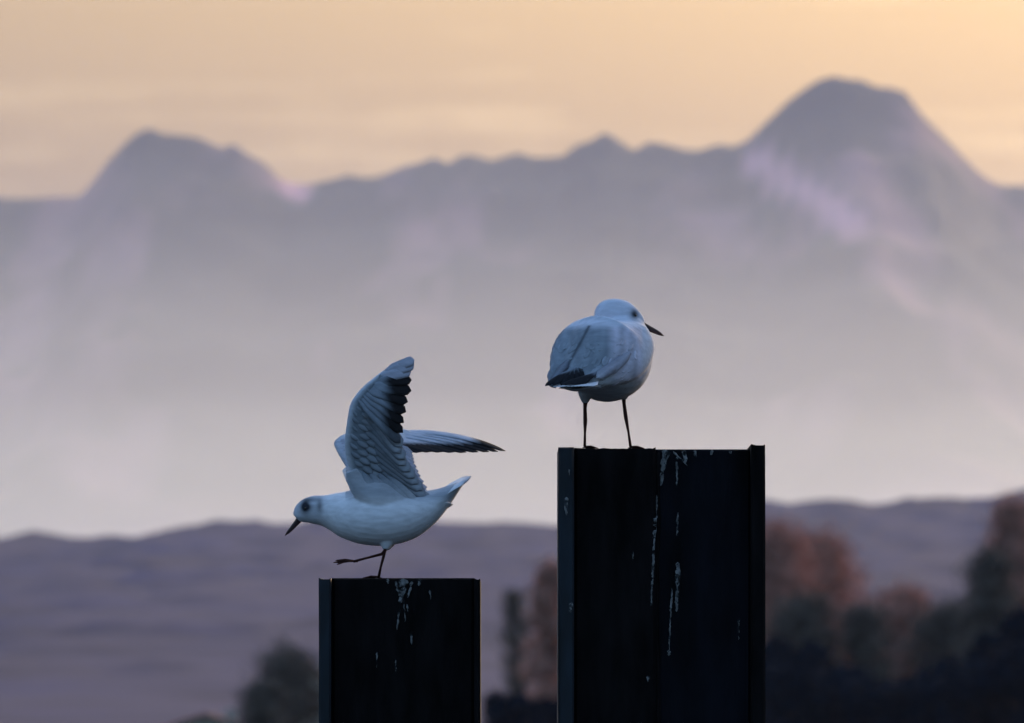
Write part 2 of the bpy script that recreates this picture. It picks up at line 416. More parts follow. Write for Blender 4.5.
# ------------------------------------------------------------------ two small houses on the far shore
def house(px, eave, roof_top, wpx, Y, label, depth=7.0):
    z0 = land_z(Y); W = wpx * K * Y; he = EYE + (HZ - eave) * K * Y - z0; hr = EYE + (HZ - roof_top) * K * Y - z0
    root = empty('lakeside_house', ((px - 512) * K * Y, Y, z0)); tag(root, label, 'house')
    b = MB(); b.box((-W/2, 0, -0.3), (W/2, depth, he)); 
    b.add([(-W/2,0,he),(W/2,0,he),(0,0,hr-.05),(-W/2,depth,he),(W/2,depth,he),(0,depth,hr-.05)], [(0,1,2),(5,4,3),(0,2,5,3),(1,4,5,2)])
    b.build('wall', M['wall'], root, smooth=False)
    r = MB(); o = 0.35; sl = (hr - he) / (W / 2)
    for s in (-1, 1):
        x1 = s * (W/2 + o); z1 = he - o * sl
        vs = [(0,-o,hr),(x1,-o,z1),(x1,depth+o,z1),(0,depth+o,hr)]
        vs += [(x,y,z+0.14) for x,y,z in vs]
        r.add(vs, [(0,1,2,3),(7,6,5,4),(0,4,5,1),(1,5,6,2),(2,6,7,3),(3,7,4,0)])
    rf = r.build('roof', M['rooft'], root, smooth=False)
    c = MB(); c.box((W*.2, depth*.5, hr-.9), (W*.2+.5, depth*.5+.5, hr+.35)); c.build('chimney', M['wall'], rf, smooth=False)
    for xx in ((-W*.25, W*.25) if W > 2.5 else (0,)):
        f = MB(); f.box((xx-.42, -.06, he-1.35), (xx+.42, -.003, he-.25)); wn = f.build('window', M['wood'], root, smooth=False)
        p = MB(); p.box((xx-.34, -.075, he-1.27), (xx+.34, -.062, he-.33)); p.build('pane', M['pane'], wn, smooth=False)
house(206, 730, 716, 84, 392, 'pale house with a low russet roof at the bottom left edge')
house(312, 682, 668, 34, 398, 'narrow pale gabled house peeping out between shrub and shorter pile', 5)

# ------------------------------------------------------------------ steel piles
def pile(px0, px1, top, ls, rs, rtop, label, half=None):
    """ls, rs: width of the left and right flange in px; half: px of the step in the web"""
    s = 1 / 500.0; X0, X1 = (px0 - 512) * s, (px1 - 512) * s; xc = (X0 + X1) / 2
    zt = EYE + (HZ - top) * s
    root = empty('steel_pile', (xc, D, 0)); tag(root, label, 'pile')
    def slab(name, xa, xb, ya, yb, zb, m, jag=0, nx=10, parent=root, bev=.004):
        """upright slab with a slightly worn, jagged top edge and bevelled corners"""
        n = max(3, int((xb - xa) / .008)); vs = []; fs = []
        zlev = [-2.9, -1, 0, .5, 1, 1.5, zb - .12, zb - .04, zb - .012, zb]
        prof = [(xa, yb), (xa, ya + bev), (xa + bev, ya)] + [(xa + bev + (xb - xa - 2*bev) * i / n, ya) for i in range(1, n)] + [(xb - bev, ya), (xb, ya + bev), (xb, yb)]
        for li, z in enumerate(zlev):
            for (x, y) in prof:
                k = li / 9; nn = mnoise.noise(Vector((x * 40, y * 9, z * 14)))
                dz = jag * mnoise.noise(Vector((x * 55 + 7, y * 20, 3))) + jag * .6 * mnoise.noise(Vector((x * 140, 1, 5))) if li >= 8 else 0
                vs.append((x + (nn * .0012 if y != yb else 0), y + nn * .002, z + dz - (.003 if li == 9 and y == ya else 0)))
        m_ = len(prof)
        for li in range(len(zlev) - 1):
            for i in range(m_):
                j = (i + 1) % m_
                fs.append((li*m_+i, li*m_+j, (li+1)*m_+j, (li+1)*m_+i))
        fs.append(tuple((len(zlev)-1)*m_ + i for i in range(m_)))
        return link(name, vs, fs, m, parent, smooth=False)
    a = X0 - xc; b = X1 - xc; l = ls * s; r = rs * s; dep = .34
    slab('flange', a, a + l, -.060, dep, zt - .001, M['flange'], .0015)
    slab('flange', b - r, b, -.062, dep, EYE + (HZ - rtop) * s, M['steel'], .0015)
    if half:
        h = (half - 512) * s - xc
        slab('web', a + l + .0005, h, -.012, dep - .02, zt + .0005, M['steel'], .003, bev=.006)
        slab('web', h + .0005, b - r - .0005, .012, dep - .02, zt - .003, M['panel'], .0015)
        sm = MB(); pts = [Vector((h + .002 + .0015 * math.sin(i * .7), .008, zt - .01 - i * .045)) for i in range(70)]
        sm.tube(pts, [.0055 + .0015 * math.sin(i * 2.3) for i in range(70)], 7); sm.build('weld_seam', M['steel'], root)
    else:
        slab('web', a + l + .0005, b - r - .0005, 0.0, dep - .02, zt, M['steel'], .0015, bev=.006)
    return root, xc

def streaks(root, xc, items, yf):
    s = 1 / 500.
    for (x0, y0, x1, y1, wd) in items:
        mb = MB(); n = max(6, int(abs(y1 - y0) / 2))
        vs = []; fs = []
        for i in range(n + 1):
            t = i / n; px = x0 + (x1 - x0) * t; py = y0 + (y1 - y0) * t
            hw = wd * .5 * (0.25 + abs(math.sin(t * 7 + x0)) * .45 + .5 * random.random()) * (1 - .55 * t) * (1 if 0 < i < n else .2)
            px += random.uniform(-.5, .5)
            X = (px - 512) * s - xc; Z = EYE + (HZ - py) * s; yy = yf((px - 512) * s - xc)
            vs += [(X - hw * s, yy, Z), (X, yy - .0022, Z), (X + hw * s, yy, Z)]
            if i: fs += [(3*i-3, 3*i-2, 3*i+1, 3*i), (3*i-2, 3*i-1, 3*i+2, 3*i+1)]
        mb.add(vs, fs); mb.build('dropping_streak', M['guano'], root)

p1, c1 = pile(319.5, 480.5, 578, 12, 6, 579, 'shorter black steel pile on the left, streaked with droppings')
streaks(p1, c1, [(403, 578.6, 401, 603, 11), (420, 578.6, 419, 586, 5), (388, 578.6, 388, 584, 4), (396, 581, 399, 596, 4), (412, 581, 408, 598, 4), (399, 608, 397, 630, 3), (411, 632, 412, 645, 3),
                 (404, 600, 405, 622, 2), (377, 652, 377, 668, 2), (396, 660, 396, 672, 2), (407, 604, 408, 612, 3), (430, 590, 431, 600, 2)], lambda x: -.0035)
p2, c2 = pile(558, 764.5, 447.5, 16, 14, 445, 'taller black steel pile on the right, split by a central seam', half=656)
hh = (656 - 512) / 500 - c2
web_y = lambda x: -.0145 if x < hh - .002 else (.0 if x < hh + .010 else .0095)
streaks(p2, c2, [(656.5, 495, 651, 606, 4.0), (678, 562, 677, 612, 6), (672, 588, 669, 655, 2.5), (665, 449, 661, 486, 7), (684, 449.5, 686, 463, 6), (695, 449.5, 696, 458, 4), (712, 449.5, 711, 455, 5), (730, 449.5, 731, 454, 4), (673, 451, 688, 466, 3),
                 (670, 452, 660, 476, 2.5), (677, 456, 677, 486, 3), (678, 512, 677, 536, 3), (739, 618, 739, 640, 2.5), (669, 650, 669, 656, 5),
                 (648, 676, 648, 682, 4), (633, 552, 633, 560, 2)], web_y)
streaks(p2, c2, [(566, 498, 566, 516, 6), (571, 603, 570, 613, 5), (569, 470, 569, 478, 2)], lambda x: -.0645)

# ------------------------------------------------------------------ gulls
def loft(mb, st, side, n=28, m=6):
    """closed body through stations (pos, r_up, r_side); side = lateral vector"""
    A = catmull([list(p) + [ru, rs] for p, ru, rs in st], m)
    P = A[:, :3]; vs = []; fs = []
    for i in range(len(A)):
        t = Vector(P[min(i+1, len(A)-1)] - P[max(i-1, 0)]).normalized()
        sd = (side - t * side.dot(t)).normalized(); u = sd.cross(t)
        if u.z < 0: u = -u
        for k in range(n):
            th = 2 * math.pi * k / n
            vs.append(Vector(P[i]) + sd * math.cos(th) * max(A[i, 4], 1e-4) + u * math.sin(th) * max(A[i, 3], 1e-4))
    for i in range(len(A) - 1):
        for k in range(n):
            k2 = (k + 1) % n; fs.append((i*n+k, i*n+k2, (i+1)*n+k2, (i+1)*n+k))
    fs.append(tuple(range(n))[::-1]); fs.append(tuple((len(A)-1)*n+k for k in range(n)))
    mb.add(vs, fs)

def remesh(mb, vox, smooth):
    me = bpy.data.meshes.new('tmp'); me.from_pydata([tuple(v) for v in mb.v], [], mb.f); me.update()
    bm = bmesh.new(); bm.from_mesh(me); bmesh.ops.recalc_face_normals(bm, faces=bm.faces); bm.to_mesh(me); bm.free()
    o = bpy.data.objects.new('tmp', me); COL.objects.link(o)
    r = o.modifiers.new('r', 'REMESH'); r.mode = 'VOXEL'; r.voxel_size = vox
    s_ = o.modifiers.new('s', 'SMOOTH'); s_.iterations = smooth; s_.factor = 0.6
    dg = bpy.context.evaluated_depsgraph_get(); dg.update()
    ev = o.evaluated_get(dg); m2 = ev.to_mesh()
    vs = [v.co.copy() for v in m2.vertices]; fs = [tuple(p.vertices) for p in m2.polygons]; ns = [v.normal.copy() for v in m2.vertices]
    ev.to_mesh_clear(); bpy.data.objects.remove(o); bpy.data.meshes.remove(me)
    return vs, fs, ns

def feather(mb, root, tip, width, nrm, bend=0.0, colf=None, seg=9, sharp=.72, thick=.0006, vane=.16):
    root, tip = Vector(root), Vector(tip); d = tip - root; L_ = d.length; t = d.normalized()
    nrm = (nrm - t * nrm.dot(t)).normalized(); sd = t.cross(nrm)
    vs = []; cs = []; fs = []
    across = (-1, -.5, 0, .5, 1)
    for i in range(seg + 1):
        f = i / seg
        hw = width * .5 * min(1, .45 + 2.2 * f)
        if f > sharp: hw *= max(.06, math.sqrt(max(0, 1 - ((f - sharp) / (1 - sharp)) ** 2)))
        c = root + d * f + nrm * bend * 4 * f * (1 - f)
        for a in across:
            q = c + sd * hw * a - nrm * (abs(a) ** 1.5) * hw * vane
            vs.append(q)
    nA = len(across); nv = len(vs)
    vs += [v - nrm * thick for v in vs]
    for i in range(seg):
        for k in range(nA - 1):
            a = i*nA + k
            fs.append((a, a+1, a+1+nA, a+nA)); fs.append((nv+a, nv+a+nA, nv+a+1+nA, nv+a+1))
    for i in range(seg):
        a = i*nA; fs.append((a, a+nA, nv+a+nA, nv+a)); b_ = i*nA + nA-1; fs.append((b_, nv+b_, nv+b_+nA, b_+nA))
    a = seg*nA
    for k in range(nA-1): fs.append((a+k, a+k+1, nv+a+k+1, nv+a+k))
    o = len(mb.v); mb.v += vs; mb.f += [tuple(i + o for i in f) for f in fs]
    for j, v in enumerate(vs):
        f = ((j % nv) // nA) / seg; sh = abs(across[(j % nv) % nA])
        mb.c.append(colf(v, f, sh))

def sheet(mb, LE, TE, tmax, n_s, n_c, nref, colf, c0=0.0, c1=1.0, camber=.0):
    """closed wing panel between leading and trailing curves"""
    A = catmull(LE, n_s); B = catmull(TE, n_s); 
    ia = np.linspace(0, 1, 40); A = np.stack([np.interp(ia, np.linspace(0, 1, len(A)), A[:, k]) for k in range(3)], 1)
    B = np.stack([np.interp(ia, np.linspace(0, 1, len(B)), B[:, k]) for k in range(3)], 1)
    top = []; bot = []
    for i in range(40):
        for j in range(n_c + 1):
            c = c0 + (c1 - c0) * j / n_c; p = A[i] * (1 - c) + B[i] * c
            g = j / n_c
            th = tmax * (1.6 * math.sqrt(g) * (1 - g) + .06) * (1 - .55 * i / 39)
            nv = Vector(nref); p = Vector(p) + nv * camber * 4 * g * (1 - g)
            th += .0012 * math.sin(i * 1.3 + j * .8) * g
            top.append(p + nv * th); bot.append(p - nv * th * .5)
    vs = top + bot; n = n_c + 1; T = len(top); fs = []
    for i in range(39):
        for j in range(n_c):
            a = i*n + j; fs.append((a, a+1, a+n+1, a+n)); fs.append((T+a, T+a+n, T+a+n+1, T+a+1))
        a = i*n; fs.append((a, a+n, T+a+n, T+a)); b_ = i*n + n_c; fs.append((b_, T+b_, T+b_+n, b_+n))
    for j in range(n_c):
        fs.append((j, T+j, T+j+1, j+1)); a = 39*n + j; fs.append((a, a+1, T+a+1, T+a))
    o = len(mb.v); mb.v += vs; mb.f += [tuple(k + o for k in f) for f in fs]; mb.c += [colf(v) for v in vs]

def plumage(mb, vs, fs, ns, flow, colf, count, ln, wd, skip=None, fringe=0.0, sharp=.35):
    """scale-like contour feathers lying on the body, pointing along flow"""
    bv = BVHTree.FromPolygons(vs, fs); r_ = random.Random(3); done = 0; tries = 0; pts = []
    while done < count and tries < count * 30:
        tries += 1; i = r_.randrange(len(vs)); p = vs[i]; n = ns[i]
        if skip and skip(p, n): continue
        l_ = ln(p)
        if any((p - q).length_squared < (l_ * .20) ** 2 for q in pts[-9999:]): continue
        f = flow(p); f = f - n * f.dot(n)
        if f.length < 1e-3: continue
        f.normalize(); tip = p + f * l_
        h = bv.find_nearest(tip)
        if h[0] is None: continue
        tip = h[0] + h[1] * (.0003 + .0003 * r_.random())
        if (tip - p).length < l_ * .3: continue
        pts.append(p); done += 1; k = r_.uniform(.95, 1.05)
        base = colf(p, n)
        feather(mb, p - n * .0006, tip, wd(p), n, .0002, lambda v, a, s_: tuple(c * k * (1 + fringe * max(s_ - .4, (a - .7) * 2)) for c in base), seg=5, sharp=sharp, thick=.00012, vane=.03)
    return done

def curve_pt(pts, t):
    A = np.array(pts, float); return Vector([float(np.interp(t, np.linspace(0, 1, len(A)), A[:, k])) for k in range(3)])

WHITE = (.86, .85, .89); GREY = (.27, .29, .33); DARK = (.018, .018, .022)
def mixc(a, b, t): t = max(0, min(1, t)); return tuple(x * (1 - t) + y * t for x, y in zip(a, b))

def foot(mb, ankle, heading, normal=Vector((0, 0, 1)), ln=.036, spread=.42, drop=0.0):
    side = heading.cross(normal).normalized(); tips = []
    for a in (-spread, 0, spread):
        d = (heading * math.cos(a) + side * math.sin(a)).normalized()
        L_ = ln * (1 if a == 0 else .9)
        p1 = ankle + d * L_ * .5 + normal * .0025; p2 = ankle + d * L_ - normal * (.001 - drop)
        mb.tube([ankle + normal * .001, p1, p2, p2 + d * .004 - normal * .001], [.0024, .0019, .0014, .0005], 6); tips.append((p1, p2))
    mb.tube([ankle, ankle - heading * .009 - normal * .0012], [.0018, .0006], 5)
    for k in (0, 1):
        a1, a2 = tips[k]; b1, b2 = tips[k+1]; m_ = (a2 + b2) / 2 - (heading * ln * .12)
        v = [ankle + normal*.001, a1, a2, m_, b2, b1]; v2 = [q - normal * .001 for q in v]
        mb.add(v + v2, [(0,1,2,3), (0,3,4,5), (9,8,7,6), (11,10,9,6), (1,7,8,2), (2,8,9,3), (3,9,10,4), (4,10,11,5)])

def eye_part(root, p, r, out, label=None):
    m = MB(); n = 12; vs = []; fs = []
    for i in range(n + 1):
        a = math.pi * i / n
        for k in range(n): b_ = 2*math.pi*k/n; vs.append(Vector((math.sin(a)*math.cos(b_), math.sin(a)*math.sin(b_), math.cos(a))) * r + p)
    for i in range(n):
        for k in range(n): fs.append((i*n+k, (i+1)*n+k, (i+1)*n+(k+1)%n, i*n+(k+1)%n))
    m.add(vs, fs); m.build('eye', M['eye'], root)

def beak_part(root, a, b_, droop, r, side):
    """two mandibles, the upper one hooked slightly over the lower"""
    mb = MB(); d = b_ - a; dn = Vector((0, 0, -1))
    def mand(off, r0, l_, hook):
        st = []
        for i in range(8):
            f = i / 7; p = a + d * f * l_ + dn * (droop * f * f + off * (1 - f * .7)) + dn * hook * max(0, f - .75) * 4
            rr = r0 * (1 - f) ** .55 * (1 - .12 * math.sin(f * 5)) + .0003
            st.append((p, rr, rr * .75))
        loft(mb, st, side, 12, 2)
    mand(-r * .35, r * .72, 1.0, .0008); mand(r * .55, r * .5, .93, 0)
    mb.build('beak', M['horn'], root)

def thin_leg_col(v): return (.045, .016, .014)

# ---- gull with raised wings, on the shorter pile
OX, OY, WY = 378, 578, .035
def q(px, py, wd=0.0): return Vector(((px - OX) / 500, wd, (OY - py) / 500))
g1 = empty('gull', Vector(((OX - 512) / 500, D + WY, EYE + (HZ - OY) / 500)))
tag(g1, 'black-headed gull on the shorter pile, wings raised and one foot lifted', 'gull', 'gulls perched on the piles')
Yv = Vector((0, 1, 0)); s = 1 / 500
core = MB()
loft(core, [(q(462, 482.5), 2*s, 15*s), (q(452, 490), 6.5*s, 17*s), (q(440, 499), 12*s, 20*s), (q(425, 507.5), 19*s, 24*s), (q(408, 513), 26*s, 29*s), (q(388, 515.5), 29.5*s, 31*s), (q(366, 515.5), 29*s, 30*s),
            (q(348, 514), 25*s, 26*s), (q(334, 511.5), 19.5*s, 20*s), (q(323, 510), 15.5*s, 15.5*s), (q(313, 509.5), 14.3*s, 13.2*s), (q(305, 511.5), 12.3*s, 11.5*s), (q(299.5, 515), 9*s, 8.5*s), (q(296.3, 518), 5*s, 5*s)], Yv)
loft(core, [(q(386, 530, -.018), 12*s, 9*s), (q(386, 541, -.018), 8*s, 7*s), (q(385, 549, -.018), 3*s, 3*s)], Yv, 14)
loft(core, [(q(390, 530, .018), 12*s, 9*s), (q(388, 541, .018), 8*s, 7*s), (q(386, 549, .018), 3*s, 3*s)], Yv, 14)
# shoulder masses that carry the wings
loft(core, [(q(405, 505, -.03), 14*s, 9*s), (q(382, 496, -.042), 17*s, 10*s), (q(362, 488, -.046), 12*s, 8*s), (q(352, 470, -.052), 7*s, 6*s)], Yv, 16)
loft(core, [(q(405, 503, .03), 12*s, 9*s), (q(382, 494, .042), 14*s, 10*s), (q(360, 484, .050), 11*s, 8*s), (q(346, 466, .062), 6*s, 6*s)], Yv, 16)
cv, cf, cn = remesh(core, .0021, 5)
def col1(p, n=None):
    px = p.x * 500 + OX; py = OY - p.z * 500
    c = WHITE
    back = max(0, min(1, (503 - py + (px - 380) * .04) / 9)) if px > 345 else 0
    c = mixc(c, (.40, .42, .47), back * .85)
    e = math.exp(-(((px - 305) / 5.0) ** 2 + ((py - 506.5) / 6.5) ** 2)) * 1.25; e2 = math.exp(-(((px - 319.5) / 3.0) ** 2 + ((py - 506) / 7.5) ** 2))
    e3 = math.exp(-(((px - 311) / 9.0) ** 2 + ((py - 499) / 2.6) ** 2)) * .55
    br_ = math.exp(-(((px - 311) / 7.0) ** 2 + ((py - 507) / 3.2) ** 2)) * .75
    c = mixc(c, (.45, .47, .54), .5 * max(0, min(1, (330 - px) / 14)))
    c = mixc(c, (.035, .035, .045), min(1, (e * 1.1 + e2 * .62 + e3 + br_ * .35)))
    return c
body = MB(); body.v += cv; body.f += cf; body.c += [col1(v) for v in cv]
def flow1(p): return Vector((1, 0, .10))
def ln1(p): 
    px = p.x * 500 + OX
    return .006 if px < 326 else (.011 if px < 345 else .019)

FRONT = Vector((0, -1, 0)); 
# near wing, raised: we look at its under side
nLE = [q(356, 496, -.036), q(349, 470, -.052), q(345, 446, -.070), q(348, 420, -.088), q(352, 403, -.098), q(364, 388, -.106), q(384, 372, -.112)]
nTE = [q(430, 502, -.022), q(417, 478, -.036), q(407, 458, -.052), q(401, 444, -.066), q(400, 428, -.080), q(404, 405, -.095), q(408, 378, -.108)]
def under_col(v, f=0, sh=0):
    px = v.x * 500 + OX; py = OY - v.z * 500
    return (.25, .27, .31)
def near_sheet_col(v):
    t_ = max(0, min(1, (OY - 0 - 0) and 0)); px = v.x * 500 + OX; py = OY - v.z * 500
    le = float(np.interp(py, [372, 388, 403, 420, 446, 470, 496], [384, 364, 352, 348, 345, 349, 356]))
    rim = max(0, 1 - (px - le) / 7.0)
    return mixc((.24, .27, .31), (.74, .75, .82), rim)
sheet(body, nLE, nTE, .0085, 8, 12, FRONT, near_sheet_col, 0, .52, .004)
tipsP = [q(414, 361, -.122), q(415, 366, -.121), q(414.5, 373, -.120), q(413.5, 382, -.118), q(412.5, 392, -.115), q(410, 403, -.111), q(408, 413, -.107), q(405, 424, -.101), q(403, 434, -.095), q(402, 444, -.088)]
for i, tp in enumerate(tipsP):
    f = i / 9; rt = curve_pt([nLE[6], nLE[5], q(356, 398, -.102)], f) + Vector((.006, -.001, -.002))
    jit = random.uniform(-4, 5)
    def cf_(v, a, sh, i=i, jit=jit):
        px = v.x * 500 + OX
        k = 0 if i < 3 else max(0, min(1, (px - (381 + jit) - 4 * sh) / 9)) * (1 if i < 9 else .6)
        base = (.55, .54, .64) if i < 3 else (.32, .35, .41)
        return mixc(mixc(base, (.2, .22, .26), sh * .35), (.030, .026, .028), k)
    feather(body, rt, tp + Vector((random.uniform(-.006, .002), 0, random.uniform(-.001, .001))), .021 + random.uniform(-.001, .002), FRONT, .006 + .0008 * i, cf_, 14, .84, vane=.07)
tipsS = [(401, 448, -.082), (402, 454, -.078), (404, 460, -.072), (407, 466, -.066), (410, 472, -.060), (414, 478, -.054), (418, 484, -.048), (422, 490, -.042), (426, 496, -.036), (430, 502, -.030)]
for i, tp in enumerate(tipsS):
    f = i / 9; rt = curve_pt([q(368, 404, -.094), q(366, 424, -.082), q(368, 446, -.066), q(382, 474, -.050)], f)
    def cs_(v, a, sh, i=i):
        return mixc(mixc((.26, .29, .34), (.50, .52, .58), a), (.16, .18, .22), max(0, sh - .35) * 1.1)
    feather(body, rt, q(*tp) + Vector((random.uniform(-.003, .003), 0, 0)), .026, FRONT, .005, cs_, 12, .84, vane=.12)
# under-wing coverts in rows
for row, (c_, lnn, wdd) in enumerate([(.10, .022, .013), (.22, .026, .014), (.34, .030, .015), (.46, .034, .016)]):
    for k in range(17):
        f = (k + .5 * (row % 2)) / 17
        a_ = curve_pt(nLE, f); b_ = curve_pt(nTE, f); p = a_.lerp(b_, c_ + random.uniform(-.02, .02)) + FRONT * (.0085 * (1 - .5 * f) * (1.5 * math.sqrt(c_/.52) * (1 - c_/.52 * .9)) + .004)
        d = (b_ - a_).normalized(); sweep = Vector((0, 0, 1.3 * (f - .62)))
        d = (d + sweep).normalized(); kk = random.uniform(.85, 1.12)
        feather(body, p, p + d * lnn - FRONT * .0025, wdd, FRONT, .0012, lambda v, a, sh: tuple(x * kk for x in mixc((.32, .35, .40), (.22, .24, .28), sh * .5)), 6, .5, vane=.25)
# axillaries: folds from wing pit down to the flank
for k in range(12):
    f = k / 11
    feather(body, q(357 + 30*f, 474 + 3*math.sin(k*2.1) + 4*f, -.058 + .004*f), q(366 + 54*f, 500 + 5*f, -.050 + .014*f), .015, FRONT, .006, lambda v, a, sh: mixc(mixc((.22, .25, .30), WHITE, a * .8), (.2, .22, .26), sh*.25), 8, .7, vane=.2)

# far wing, swept back towards its tip
fLE = [q(364, 494, .036), q(348, 470, .060), q(336, 450, .085), q(333, 439, .105), q(343, 431, .130), q(370, 427, .160), q(402, 425, .190)]
fTE = [q(428, 494, .024), q(421, 478, .050), q(415, 463, .075), q(411, 452, .095), q(408, 447, .105), q(412, 443, .130), q(424, 437, .170)]
UPF = Vector((-.05, -.42, .9)).normalized()
NB = Vector((-.30, -.9, .25)).normalized()
sheet(body, fLE[:5], fTE[:5], .007, 8, 10, NB, lambda v: (.46, .49, .56), 0, .7, .003)
sheet(body, fLE[3:], fTE[3:], .0055, 8, 10, UPF, lambda v: (.52, .55, .62), 0, .8, .002)
tipsF = [(505.5, 446, .235), (498, 447, .218), (489, 447.5, .200), (478, 448, .182), (466, 448.5, .166), (454, 448.5, .152), (442, 448.5, .139), (431, 448.5, .128), (421, 449, .118)]
for i, tp in enumerate(tipsF):
    f = i / 8; rt = curve_pt([fLE[6], fLE[5], fLE[4]], f) + Vector((0, -.006, -.004))
    def cff(v, a, sh, i=i):
        k = max(0, min(1, (a - .66) / .05)) if i < 7 else max(0, min(1, (a - .8) / .05))
        py = OY - v.z * 500
        k = max(k, max(0, min(1, (py - 438.5) / 2.5)))
        return mixc(mixc((.52, .55, .64), (.36, .38, .45), sh * .5), DARK, k)
    feather(body, rt, q(*tp), .026, UPF, (.013 - .002 * i) if i < 4 else .005, cff, 16, .84, vane=.12)
for i in range(10):
    f = i / 9; rt = curve_pt([fLE[3], fLE[2], fLE[1], fLE[0]], f) + Vector((.012, -.003, 0)); tp = curve_pt([q(412, 450, .100), q(414, 460, .085), q(420, 474, .065), q(430, 492, .040)], f)
    feather(body, rt, tp, .024, NB, .005, lambda v, a, sh: mixc((.46, .48, .57), (.22, .23, .29), sh * .6), 12, .82, vane=.2)
# tail fan and under-tail coverts
for i in range(12):
    f = i / 11 * 2 - 1
    feather(body, q(434, 498 - f * 3, f * .018), q(471 - 5 * f * f, 475 + 2.5 * abs(f) - 3.0 * f, f * .040), .019, Vector((-.45, -.38 + f * .12, .8)).normalized(), .003,
            lambda v, a, sh: mixc(WHITE, (.30, .29, .33), max(0, a - .82) * 4 + sh * .12), 10, .85, vane=.1)  # white feathers, tips greyed to paint in their shade
for i in range(12):
    f = i / 11 * 2 - 1
    feather(body, q(418, 522 - 2*abs(f), f * .026), q(449 + 5*(1-abs(f)), 504 - 2*abs(f), f * .030), .013, Vector((.35, f*.5-.2, -.75)).normalized(), .002,
            lambda v, a, sh: mixc(WHITE, (.4, .4, .44), sh * .3), 8, .7)
# legs
lc = (.045, .018, .016)
def legs(add):
    b0 = len(body.v); add(); body.c[b0:] = [lc] * (len(body.v) - b0)
def _l1():
    body.tube([q(386, 538, -.018), q(385, 549, -.018), q(383.5, 556, -.016), q(380.5, 567, -.010), q(378.5, 576.5, -.004)], [.0060, .0034, .0030, .0024, .0030], 9)
    foot(body, q(378.5, 577.2, -.004), Vector((-.75, .66, 0)).normalized())
    body.tube([q(388, 538, .018), q(385.5, 549, .018), q(381, 553.5, .017), q(366, 557.5, .012), q(353, 561, .008)], [.0060, .0034, .0030, .0023, .0027], 9)
    foot(body, q(353, 561, .008), Vector((-1, -.15, -.02)).normalized(), Vector((-.02, -.35, .93)).normalized(), .037, .34)
legs(_l1)
body.build('body', M['feather'], g1, cols=True)
beak_part(g1, q(299.5, 518), q(284.5, 537), -.0035, 3.7*s, Yv)
eye_part(g1, q(305.2, 508.3, -.0205), .0036, FRONT); eye_part(g1, q(305.2, 508.3, .0205), .0036, FRONT)

# ---- gull standing with its back to us, on the taller pile
OX, OY, WY2 = 606, 447, .06
g2 = empty('gull', Vector(((OX - 512) / 500, D + WY2, EYE + (HZ - OY) / 500)))
tag(g2, 'black-headed gull on the taller pile, wings folded, seen from behind with head turned right', 'gull', 'gulls perched on the piles')
FW = Vector((.50, .866, 0)); SD = Vector((.866, -.50, 0))
core = MB()
loft(core, [(q(566, 385, -.105), 4*s, 10*s), (q(574, 380, -.080), 13*s, 20*s), (q(583, 371, -.055), 24*s, 32*s), (q(594, 363, -.030), 38*s, 41*s), (q(605, 357, 0), 45*s, 45*s), (q(613, 349, .022), 45*s, 43*s),
            (q(619, 336, .040), 33*s, 36*s), (q(620, 326, .048), 26*s, 28*s), (q(619, 317, .050), 19*s, 22*s), (q(618, 310, .050), 11*s, 13*s)], SD)
loft(core, [(q(597, 316, .050), 6*s, 8*s), (q(604, 313.5, .048), 14*s, 15*s), (q(614, 312, .046), 16.2*s, 15.5*s), (q(624, 313, .044), 15.2*s, 14*s), (q(632, 316, .043), 12*s, 12*s), (q(638.5, 319.5, .042), 8.5*s, 8.5*s), (q(643, 322.5, .042), 5*s, 5*s)], Yv)
loft(core, [(q(588, 385, -.005), 12*s, 11*s), (q(586, 393, -.005), 8*s, 7*s), (q(585.3, 402, -.005), 3*s, 3*s)], Yv, 14)
loft(core, [(q(622, 380, .02), 13*s, 12*s), (q(624, 388, .02), 8*s, 7*s), (q(624.5, 398, .02), 3*s, 3*s)], Yv, 14)
